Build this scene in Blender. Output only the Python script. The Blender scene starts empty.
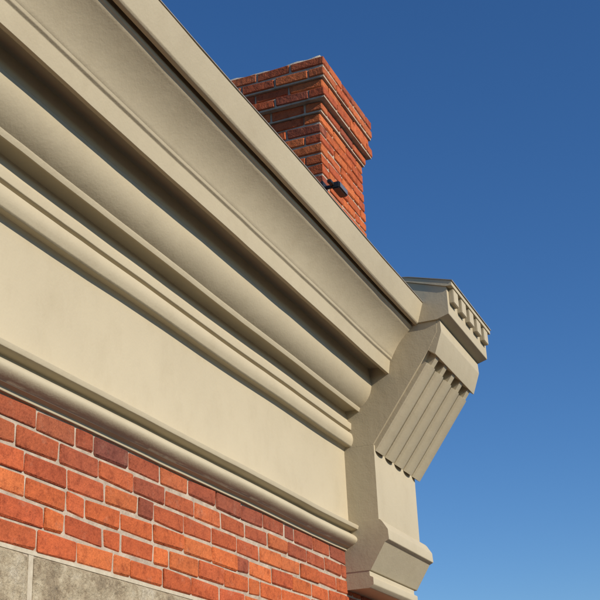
import bpy, math, random, bmesh
from mathutils import Matrix, Vector, noise
random.seed(11)
sc=bpy.context.scene
Z0=2.679      # underside of the cornice above ground
XE=5.3986     # near side of the corner bracket
XB=6.45       # end of the building
XN=-3.0       # near end of the modelled building

# ---------------------------------------------------------------- materials
def newmat(n):
    m=bpy.data.materials.new(n); m.use_nodes=True
    nt=m.node_tree; b=nt.nodes['Principled BSDF']
    return m,nt,b
def N(nt,t,**k):
    n=nt.nodes.new(t)
    for a,v in k.items():
        if a in n.inputs: n.inputs[a].default_value=v
        else: setattr(n,a,v)
    return n
def ramp(nt,src,stops):
    r=nt.nodes.new('ShaderNodeValToRGB'); e=r.color_ramp.elements
    while len(e)<len(stops): e.new(0.5)
    for i,(p,c) in enumerate(stops):
        e[i].position=p; e[i].color=c if len(c)==4 else (*c,1)
    nt.links.new(src,r.inputs[0]); return r
def mul(nt,a,b,fac=1.0,mode='MULTIPLY'):
    m=nt.nodes.new('ShaderNodeMix'); m.data_type='RGBA'; m.blend_type=mode
    m.inputs[0].default_value=fac
    for s,i in ((a,6),(b,7)):
        if isinstance(s,tuple): m.inputs[i].default_value=s
        else: nt.links.new(s,m.inputs[i])
    return m.outputs[2]
def objco(nt):
    return nt.nodes.new('ShaderNodeTexCoord').outputs['Object']
def noi(nt,co,scale,detail=4,rough=.6,vec=None):
    n=N(nt,'ShaderNodeTexNoise',Scale=scale,Detail=detail,Roughness=rough)
    if vec:
        mp=nt.nodes.new('ShaderNodeMapping'); mp.inputs['Scale'].default_value=vec
        nt.links.new(co,mp.inputs[0]); co=mp.outputs[0]
    nt.links.new(co,n.inputs['Vector']); return n.outputs['Fac']
def bump(nt,b,h,dist,strength=1,prev=None):
    bp=N(nt,'ShaderNodeBump',Distance=dist,Strength=strength)
    nt.links.new(h,bp.inputs['Height'])
    if prev: nt.links.new(prev,bp.inputs['Normal'])
    nt.links.new(bp.outputs[0],b.inputs['Normal']); return bp.outputs[0]

def paint_mat(name,base):
    m,nt,b=newmat(name); co=objco(nt)
    r1=ramp(nt,noi(nt,co,1.3,4),[(.3,(.93,.925,.92)),(.7,(1.04,1.04,1.04))])
    r2=ramp(nt,noi(nt,co,9,6,.7,(1,1,.6)),[(.25,(.88,.86,.83)),(.5,(1,1,1))])
    r3=ramp(nt,noi(nt,co,38,5,.75),[(.22,(.74,.70,.65)),(.32,(1,1,1))])
    c=mul(nt,(*base,1),r1.outputs[0]); c=mul(nt,c,r2.outputs[0],.5); c=mul(nt,c,r3.outputs[0],.6)
    nt.links.new(c,b.inputs['Base Color'])
    b.inputs['Roughness'].default_value=.6
    b.inputs['Specular IOR Level'].default_value=.25
    p=bump(nt,b,noi(nt,co,5,3),.008,.5)
    bump(nt,b,noi(nt,co,110,3,.6),.0012,.6,p)
    return m
PAINT=paint_mat('khaki_paint',(.460,.395,.272))

def brick_mat():
    m,nt,b=newmat('brick'); co=objco(nt)
    at=nt.nodes.new('ShaderNodeAttribute'); at.attribute_name='Col'
    r1=ramp(nt,noi(nt,co,22,5,.7),[(.30,(.55,.46,.46)),(.48,(.97,.95,.95)),(.75,(1.15,1.12,1.05))])
    r2=ramp(nt,noi(nt,co,140,3,.7),[(.3,(.70,.66,.66)),(.6,(1.05,1.05,1.05))])
    c=mul(nt,at.outputs['Color'],r1.outputs[0],.9); c=mul(nt,c,r2.outputs[0],.8)
    r3=ramp(nt,noi(nt,co,13,6,.75),[(.56,(0,0,0)),(.76,(1,1,1))])
    mx=nt.nodes.new('ShaderNodeMix'); mx.data_type='RGBA'
    mm=N(nt,'ShaderNodeMath',operation='MULTIPLY'); mm.inputs[1].default_value=.30
    nt.links.new(r3.outputs[0],mm.inputs[0]); nt.links.new(mm.outputs[0],mx.inputs[0])
    nt.links.new(c,mx.inputs[6]); mx.inputs[7].default_value=(.44,.28,.19,1)
    nt.links.new(mx.outputs[2],b.inputs['Base Color'])
    b.inputs['Roughness'].default_value=.9; b.inputs['Specular IOR Level'].default_value=.2
    p=bump(nt,b,noi(nt,co,30,4,.65),.010,.9)
    bump(nt,b,noi(nt,co,200,3,.7),.002,.8,p)
    return m
BRICK=brick_mat()
def simple(name,c1,c2,scale,bd=.004,rough=.9,bscale=80):
    m,nt,b=newmat(name); co=objco(nt)
    r=ramp(nt,noi(nt,co,scale,6,.7),[(.3,c1),(.7,c2)])
    nt.links.new(r.outputs[0],b.inputs['Base Color']); b.inputs['Roughness'].default_value=rough
    bump(nt,b,noi(nt,co,bscale,4,.7),bd,.8); return m
MORTAR=simple('mortar',(.27,.21,.155),(.52,.43,.33),16,.006)
CROWN=simple('mortar_crown',(.34,.29,.22),(.52,.46,.36),18,.01)
def stone_mat():
    m,nt,b=newmat('stone'); co=objco(nt)
    r=ramp(nt,noi(nt,co,7,7,.75),[(.32,(.13,.10,.065)),(.44,(.30,.235,.15)),(.54,(.42,.35,.235)),(.70,(.50,.44,.33))])
    r2=ramp(nt,noi(nt,co,60,4,.7),[(.3,(.62,.58,.54)),(.6,(1,1,1))])
    nt.links.new(mul(nt,r.outputs[0],r2.outputs[0]),b.inputs['Base Color']); b.inputs['Roughness'].default_value=.9
    p=bump(nt,b,noi(nt,co,12,6,.7),.03,.9); bump(nt,b,noi(nt,co,120,4,.7),.003,.8,p); return m
STONE=stone_mat()
JOINT=simple('lime_pointing',(.38,.32,.23),(.52,.46,.35),30,.002)
ROOF=simple('roofing_felt',(.05,.05,.05),(.09,.09,.085),8)
GROUND=simple('asphalt_ground',(.040,.040,.040),(.065,.063,.060),.8,.01,.9,20)
FLASH=simple('metal_flashing',(.22,.20,.17),(.32,.29,.24),20,.001,.5)
DARK=simple('black_plastic',(.012,.012,.013),(.02,.02,.02),30,.0005,.45)
GLASS=simple('lamp_glass',(.10,.11,.12),(.13,.14,.15),5,.0002,.1)

# ---------------------------------------------------------------- helpers
def empty(name,loc=(0,0,0)):
    e=bpy.data.objects.new(name,None); e.location=loc; sc.collection.objects.link(e); return e
def fixn(o):
    bm=bmesh.new(); bm.from_mesh(o.data); bmesh.ops.recalc_face_normals(bm,faces=bm.faces); bm.to_mesh(o.data); bm.free()
def mesh(name,verts,faces,mat,parent=None,cols=None,smooth=None):
    me=bpy.data.meshes.new(name); me.from_pydata([tuple(v) for v in verts],[],faces); me.update()
    if cols:
        a=me.color_attributes.new('Col','FLOAT_COLOR','POINT')
        for i,c in enumerate(cols): a.data[i].color=(*c,1)
    me.materials.append(mat)
    if smooth:
        for p in me.polygons: p.use_smooth=True
        me.set_sharp_from_angle(angle=math.radians(smooth))
    o=bpy.data.objects.new(name,me); sc.collection.objects.link(o)
    if parent: o.parent=parent
    return o
def rounded(pts,r=.003,closed=False):
    out=[]; n=len(pts)
    for i,p in enumerate(pts):
        rr=p[2] if len(p)>2 else r; P=Vector(p[:2])
        if (not closed and i in (0,n-1)) or rr==0: out.append(P); continue
        A=Vector(pts[i-1][:2])-P; B=Vector(pts[(i+1)%n][:2])-P
        k=min(rr,A.length*.45,B.length*.45)
        a=P+A.normalized()*k; b=P+B.normalized()*k
        for t in (0,.33,.67,1):
            out.append(a*(1-t)**2+P*2*t*(1-t)+b*t*t)
    return out
def arc(p0,p1,bulge,n=12):
    a=Vector(p0);b=Vector(p1);d=b-a;nr=Vector((-d.y,d.x)).normalized()
    return [(*(a+d*t+nr*bulge*4*t*(1-t)),0) for t in [i/n for i in range(n+1)]]
def extrude(name,prof,x0,x1,mat,parent,step=None,closed=True,wob=0,smooth=30):
    n=len(prof); k=max(1,int(abs(x1-x0)/step)) if step else 1
    V=[];F=[]
    for i in range(k+1):
        x=x0+(x1-x0)*i/k
        for j,p in enumerate(prof):
            dy=dz=0
            if wob:
                dy=wob*noise.noise(Vector((x*1.1,p[0]*3,p[1]*2))) ; dz=wob*noise.noise(Vector((x*1.1+31,p[0]*3,p[1]*2)))
                dy+=wob*.25*noise.noise(Vector((x*6,p[0]*9,p[1]*7))); dz+=wob*.25*noise.noise(Vector((x*6+9,p[0]*9,p[1]*7)))
            V.append((x,p[0]+dy,Z0+p[1]+dz))
    m=n if closed else n-1
    for i in range(k):
        for j in range(m):
            a=i*n+j;b=i*n+(j+1)%n
            F.append((a,b,b+n,a+n))
    if closed:
        F.append(tuple(range(n))[::-1]); F.append(tuple(k*n+j for j in range(n)))
    o=mesh(name,V,F,mat,parent,smooth=smooth); fixn(o)
    return o
def box(name,x0,x1,y0,y1,z0,z1,mat,parent,bev=.004):
    me=bpy.data.meshes.new(name); bm=bmesh.new()
    bmesh.ops.create_cube(bm,size=1)
    for v in bm.verts:
        v.co=Vector((x0+(x1-x0)*(v.co.x+.5),y0+(y1-y0)*(v.co.y+.5),z0+(z1-z0)*(v.co.z+.5)))
    if bev: bmesh.ops.bevel(bm,geom=bm.edges[:],offset=bev,segments=2,affect='EDGES')
    bm.to_mesh(me); bm.free(); me.materials.append(mat)
    o=bpy.data.objects.new(name,me); sc.collection.objects.link(o)
    if parent: o.parent=parent
    return o

# ---------------------------------------------------------------- bricks
class Bricks:
    def __init__(s): s.V=[];s.F=[];s.C=[]
    def add(s,x0,x1,y0,y1,z0,z1,col,j=.0026,bev=.0035):
        base=len(s.V)
        for iz,(z,sz) in enumerate(((z0,1),(z1,-1))):
            for (x,sx),(y,sy) in (((x0,1),(y0,1)),((x1,-1),(y0,1)),((x1,-1),(y1,-1)),((x0,1),(y1,-1))):
                J=lambda:random.uniform(-j,j)
                bb=bev*random.uniform(.5,2.4)
                jx,jy,jz=J(),J()*.5,J()
                s.V+= [(x+jx,y+jy+sy*bb,z+jz+sz*bb),(x+jx+sx*bb,y+jy,z+jz+sz*bb),(x+jx+sx*bb,y+jy+sy*bb,z+jz)]
                k=random.uniform(.90,1.08)
                s.C+=[tuple(c*k for c in col)]*3
        i=lambda c,k:base+c*3+k
        F=[(i(0,2),i(3,2),i(2,2),i(1,2)),(i(4,2),i(5,2),i(6,2),i(7,2)),
           (i(0,1),i(1,1),i(5,1),i(4,1)),(i(2,1),i(3,1),i(7,1),i(6,1)),
           (i(3,0),i(0,0),i(4,0),i(7,0)),(i(1,0),i(2,0),i(6,0),i(5,0))]
        F+=[(i(0,2),i(1,2),i(1,1),i(0,1)),(i(2,2),i(3,2),i(3,1),i(2,1)),
            (i(5,2),i(4,2),i(4,1),i(5,1)),(i(7,2),i(6,2),i(6,1),i(7,1)),
            (i(3,2),i(0,2),i(0,0),i(3,0)),(i(1,2),i(2,2),i(2,0),i(1,0)),
            (i(4,2),i(7,2),i(7,0),i(4,0)),(i(6,2),i(5,2),i(5,0),i(6,0)),
            (i(0,0),i(0,1),i(4,1),i(4,0)),(i(1,1),i(1,0),i(5,0),i(5,1)),
            (i(2,0),i(2,1),i(6,1),i(6,0)),(i(3,1),i(3,0),i(7,0),i(7,1))]
        for c in range(8): F.append((i(c,0),i(c,1),i(c,2)))
        s.F+=F
    def build(s,name,parent):
        o=mesh(name,s.V,s.F,BRICK,parent,s.C); fixn(o); return o
PAL=[(.50,.118,.038),(.54,.138,.042),(.46,.104,.036),(.56,.155,.050),(.43,.094,.036),(.51,.122,.040),(.54,.145,.046),(.47,.11,.040)]
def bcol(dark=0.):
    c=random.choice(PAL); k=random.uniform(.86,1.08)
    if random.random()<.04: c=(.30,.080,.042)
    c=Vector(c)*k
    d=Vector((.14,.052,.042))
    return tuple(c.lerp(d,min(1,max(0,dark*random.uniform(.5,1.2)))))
CH=.0675; BL=.215; JT=.009
CW=.0700      # street-wall course height

bld=empty('brick_building')
W=Bricks()
top=Z0+.016
ncourse=int(top/CW)
for r in range(ncourse):
    zt=top-r*CW; zb=zt-CW+JT
    if 6<=r<=10: continue            # stone band
    if zb<.05: break
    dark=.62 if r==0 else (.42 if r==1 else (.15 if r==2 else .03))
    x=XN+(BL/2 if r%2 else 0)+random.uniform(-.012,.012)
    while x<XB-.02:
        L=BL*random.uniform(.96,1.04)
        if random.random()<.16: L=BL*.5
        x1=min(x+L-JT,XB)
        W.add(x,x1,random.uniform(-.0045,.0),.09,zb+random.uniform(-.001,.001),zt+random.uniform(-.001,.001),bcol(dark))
        x+=L
W.build('wall_bricks',bld)
box('wall_mortar',XN,XB-.004,.0035,.30,0,Z0+1.14,MORTAR,bld,0)
E=Bricks()
for r in range(int((Z0+1.1)/CH)):
    z=.05+r*CH; y=.1+(BL/2 if r%2 else 0)
    while y<5.9:
        E.add(XB-.09,XB+.004+random.uniform(-.002,.003),y,min(y+BL-JT,6),z,z+CH-JT,bcol(.05)); y+=BL
E.build('end_wall_bricks',bld)
box('building_core',XN+.001,XB-.01,.299,6,0.001,Z0+1.12,MORTAR,bld,0)
box('flat_roof',XN,XB,-.2,6,Z0+1.145,Z0+1.17,ROOF,bld,0)
zs1=top-6*CW-.004; zs0=top-11*CW+.004
edges=[XN,-1.9,-.8,.5,1.65,2.835,4.0,5.1,XB]
for i in range(len(edges)-1):
    a,b=edges[i]+.012,edges[i+1]-.012; n=40; yy=-.005-random.uniform(0,.004)
    V=[];F=[]
    for k in range(n+1):
        x=a+(b-a)*k/n; e=lambda s:.006*noise.noise(Vector((x*11,s,i)))+.003*noise.noise(Vector((x*37,s,i)))
        ins=.006 if k in(0,n) else 0
        V+=[(x,.25,zs0),(x,.004+ins,zs0+.001),(x,yy+ins+e(2)*.5,zs0+.010+e(3)),(x,yy+ins+e(4)*.5,zs1-.010+e(5)),(x,.004+ins,zs1-.0005),(x,.25,zs1-.0005)]
    for k in range(n):
        for j in range(5):
            q=k*6+j; F.append((q,q+1,q+7,q+6))
    F.append(tuple(range(6))); F.append(tuple(n*6+j for j in range(6)))
    fixn(mesh('stone_block',V,F,STONE,bld,smooth=30))
for e in edges[1:-1]:
    box('stone_joint',e-.0118,e+.0118,-.001,.2,zs0+.002,zs1-.002,JOINT,bld,0)
box('stone_bed_joint',XN,XB-.005,.0005,.2,zs1-.0002,zs1+.012,JOINT,bld,0)

# ---------------------------------------------------------------- cornice
P=[(.05,.0185,0),(-.010,.0185,.002),(-.012,.030,.001),(-.030,.034,.002)]
P+=arc((-.032,.036),(-.036,.098),.032,12)          # lower torus
P+=[(-.030,.100,.001),(-.030,.108,.001),(-.072,.112),(-.077,.130),(-.050,.142),(-.026,.150,.006),
    (-.026,.506,.004),(-.028,.514,.001),(-.036,.524,.001),(-.060,.522,.001),(-.066,.526)]
P+=arc((-.068,.530),(-.070,.588),.008,6)
P+=[(-.054,.592,.001),(-.054,.602,.001),(-.070,.606),(-.072,.640,.003),(-.056,.646,.001),(-.046,.702,.001),(-.108,.706,.001),(-.110,.693,.001),(-.116,.693,.001),(-.122,.708)]
P+=arc((-.123,.712),(-.190,.828),.017,12)           # ovolo under the soffit
P+=[(-.186,.834,.001),(-.180,.905,.001),(-.262,.905,.001),(-.268,.864,.001),(-.283,.864,.001),(-.294,.930),(-.303,.936),(-.306,.946)]
P+=arc((-.308,.948),(-.412,1.074),-.010,16)         # large cyma
P+=[(-.414,1.078),(-.421,1.082),(-.422,1.094,.001),(-.412,1.098,.001),(-.410,1.135,.001),(-.434,1.135,.001),(-.436,1.094,.001),(-.442,1.092),(-.452,1.094),(-.458,1.100),(-.487,1.192,.004),(-.489,1.199),(.0,1.205,0)]
prof=rounded(P,.0025)
extrude('cornice_moulding',[tuple(p) for p in prof],XN,XE+.05,PAINT,bld,step=.10,wob=.0045)
extrude('cornice_flashing',[(-.492,1.2022),(-.492,1.2055),(.02,1.210),(.02,1.2075)],XN,XE-.002,FLASH,bld,step=.3,wob=.0045)

# ---------------------------------------------------------------- corner bracket
br=empty('corner_bracket'); br.parent=bld
def ex(name,pts,a,b,r=.004,mat=PAINT):
    return extrude(name,[tuple(p) for p in rounded(pts,r,True)],XE+a,XE+b,mat,br,smooth=30)
ex('pilaster',[(.02,.150),(-.180,.150),(-.180,.518),(.02,.518)],0,.655)
ex('pilaster_base',[(.02,.1495),(-.186,.1495),(-.196,.140),(-.223,.098),(-.226,.050),(-.205,.040),(-.125,-.085),(.02,-.085)],-.003,.722)
ex('pilaster_foot',[(.02,-.0855),(-.118,-.0855),(-.118,-.110),(-.135,-.118),(-.135,-.150),(-.115,-.166),(.02,-.166)],-.001,.690)
ex('corbel_body',[(.02,.5185),(-.176,.5185),(-.494,.952),(-.545,1.040),(-.549,1.099),(.02,1.099)],0,.734)
A=Vector((-.176,.5185)); B=Vector((-.494,.952)); d=(B-A); Ls=d.length; d.normalize()
nrm=Vector((-d.y,d.x))
if nrm.x>0: nrm=-nrm
nre=5; pitch=.734/nre
for i in range(nre):
    c=(i+.5)*pitch; hw=pitch*.40
    sec=[(-hw,-.004),(-hw,.022)]+[(-hw*math.cos(t)*.94,.024+.018*math.sin(t)) for t in [math.pi*k/10 for k in range(11)]]+[(hw,.022),(hw,-.004)]
    V=[];F=[];n=len(sec)
    for s in (-.020,Ls-.056):
        for (xx,h) in sec:
            q=A+d*s+nrm*h; V.append((XE+c+xx,q.x,Z0+q.y))
    for k in range(n): F.append((k,(k+1)%n,n+(k+1)%n,n+k))
    F.append(tuple(range(n))); F.append(tuple(range(n,2*n)))
    fixn(mesh('reed_%d'%(i+1),V,F,PAINT,br,smooth=35))
    q0=A+d*(Ls-.0565); q1=A+d*(Ls-.0015)
    hb=hw*.42
    pts=[q0+nrm*-.004,q0+nrm*.034,q1+nrm*.034,q1+nrm*-.004]
    V=[(XE+c+sx*hb,p.x,Z0+p.y) for sx in (-1,1) for p in pts]
    fixn(mesh('reed_head_%d'%(i+1),V,[(0,1,2,3),(4,7,6,5),(0,4,5,1),(1,5,6,2),(2,6,7,3),(3,7,4,0)],PAINT,br))
q=[A+d*(Ls-.0010)+nrm*-.003,A+d*(Ls-.0010)+nrm*.042,Vector((-.568,1.040)),Vector((-.566,1.0985)),Vector((-.52,1.0985))]
ex('corbel_band',[tuple(p) for p in q],.002,.732,.004)
ex('cap_block',[(.02,1.0995),(-.556,1.0995),(-.618,1.119),(-.618,1.262),(-.400,1.330),(.02,1.40)],-.012,.748)
ex('cap_slab',[(-.30,1.3545),(-.30,1.368),(-.430,1.346),(-.648,1.286),(-.648,1.262),(-.616,1.2635),(-.400,1.3315)],-.020,.756,.002)
ex('cap_flashing',[(-.28,1.3725),(-.28,1.376),(-.432,1.351),(-.654,1.2895),(-.654,1.284),(-.6505,1.2835),(-.6505,1.2865),(-.430,1.3475)],-.024,.760,.0,FLASH)
ns=5; dp=.748/ns
for i in range(ns):
    c=XE-.006+dp*(i+.5)
    box('dentil_%d'%(i+1),c-dp*.30,c+dp*.30,-.643,-.6165,Z0+1.185,Z0+1.2615,PAINT,br,.003)

# ---------------------------------------------------------------- chimney
ch=empty('brick_chimney'); ch.parent=bld
CX=5.66; CY=.10; ZT=Z0+2.955
SW=.60; SL=.72
C=Bricks()
CJ=.012
def course(x0,x1,y0,y1,zb,zt,odd,dark):
    T=.1
    def run(a,b):
        out=[]; t=a
        L0=random.choice((BL,BL*.5,BL))
        first=True
        while t<b-.02:
            e=min(t+(L0 if first else BL),b); first=False
            if b-e<.06: e=b
            out.append((t,e)); t=e
        return out
    g=CJ/2
    R=lambda:random.uniform(-.003,.002)
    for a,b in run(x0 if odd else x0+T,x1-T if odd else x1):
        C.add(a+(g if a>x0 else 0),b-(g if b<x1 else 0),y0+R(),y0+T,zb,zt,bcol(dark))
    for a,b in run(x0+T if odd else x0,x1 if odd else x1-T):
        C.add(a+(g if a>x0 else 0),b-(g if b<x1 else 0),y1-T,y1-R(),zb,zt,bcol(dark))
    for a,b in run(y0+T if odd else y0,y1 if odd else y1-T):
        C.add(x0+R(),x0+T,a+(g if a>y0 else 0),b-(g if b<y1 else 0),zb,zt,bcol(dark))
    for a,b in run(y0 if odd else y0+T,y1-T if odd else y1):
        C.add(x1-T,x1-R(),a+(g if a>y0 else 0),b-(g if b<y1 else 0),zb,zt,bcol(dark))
nc=int((ZT-(Z0+1.17))/CH)
offs=[.062,.062,.040,.058,.020]
for r in range(nc):
    zt=ZT-r*CH; zb=zt-CH+CJ
    o=offs[r] if r<5 else 0
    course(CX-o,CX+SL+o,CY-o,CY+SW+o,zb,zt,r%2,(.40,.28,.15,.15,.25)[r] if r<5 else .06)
    m=o-.0075
    box('bed_mortar',CX-m,CX+SL+m,CY-m,CY+SW+m,zb-CJ+.0003,zt-.0003,MORTAR,ch,0)
C.build('chimney_bricks',ch)
V=[];F=[];nx=26
for i in range(nx):
    for j in range(nx):
        u=i/(nx-1);v=j/(nx-1); m=min(u,1-u,v,1-v)
        h=0 if m==0 else min(.075,.012+m*.5)+.018*noise.noise(Vector((u*8,v*8,3)))
        V.append((CX-.054+u*(SL+.108)+.006*noise.noise(Vector((u*9,v*9,8))),CY-.054+v*(SW+.108)+.006*noise.noise(Vector((u*9,v*9,1))),ZT-.004+h))
for i in range(nx-1):
    for j in range(nx-1):
        a=i*nx+j; F.append((a,a+nx,a+nx+1,a+1))
mesh('mortar_crown',V,F,CROWN,ch,smooth=60)

# ---------------------------------------------------------------- flood light on the chimney corner
fl=empty('flood_light',(CX+.01,CY-.006,Z0+2.125)); fl.scale=(.75,.75,.75)
box('mounting_plate',-.05,.05,.0,.02,-.04,.04,DARK,fl,.003)
box('arm',-.012,.012,-.06,.0,-.012,.012,DARK,fl,.003)
box('lamp_housing',-.02,.16,-.12,-.055,-.028,.028,DARK,fl,.008)
box('lamp_lens',-.01,.15,-.1225,-.1195,-.020,.020,GLASS,fl,0)
box('visor',-.085,.0,-.075,-.045,-.004,.022,DARK,fl,.003)

# ---------------------------------------------------------------- ground
mesh('ground',[(-600,-600,0),(600,-600,0),(600,600,0),(-600,600,0)],[(0,1,2,3)],GROUND)

# ---------------------------------------------------------------- light
sd=Vector((-.16,-.96,0)).normalized(); el=math.radians(27)
S=Vector((sd.x*math.cos(el),sd.y*math.cos(el),math.sin(el)))
L=bpy.data.lights.new('sun','SUN'); L.energy=5.0; L.angle=math.radians(.5); L.color=(1,.91,.77)
lo=bpy.data.objects.new('sun',L); sc.collection.objects.link(lo); lo.rotation_euler=S.to_track_quat('Z','Y').to_euler()
w=bpy.data.worlds.new('World'); sc.world=w; w.use_nodes=True; nt=w.node_tree
bg=nt.nodes['Background']; sk=nt.nodes.new('ShaderNodeTexSky'); sk.sky_type='NISHITA'; sk.sun_disc=False
sk.sun_elevation=el; sk.sun_rotation=math.atan2(S.x,S.y); sk.air_density=1.0; sk.dust_density=0; sk.ozone_density=5.5
hs=nt.nodes.new('ShaderNodeHueSaturation'); hs.inputs['Saturation'].default_value=1.15; hs.inputs['Hue'].default_value=.505
nt.links.new(sk.outputs[0],hs.inputs['Color'])
nt.links.new(hs.outputs[0],bg.inputs[0]); bg.inputs[1].default_value=.118

cam=bpy.data.cameras.new('camera'); co=bpy.data.objects.new('camera',cam); sc.collection.objects.link(co)
cam.sensor_width=36; cam.lens=72; cam.clip_end=3000; cam.clip_start=.05
M=Matrix(((.3837859,-.34233416,-.85762212,0),(-.92252009,-.18317983,-.33970846,-1.96595),(-.04080526,.92154895,-.38611198,1.6),(0,0,0,1)))
co.matrix_world=M
sc.camera=co
sc.view_settings.view_transform='Standard'; sc.view_settings.look='None'; sc.view_settings.exposure=0
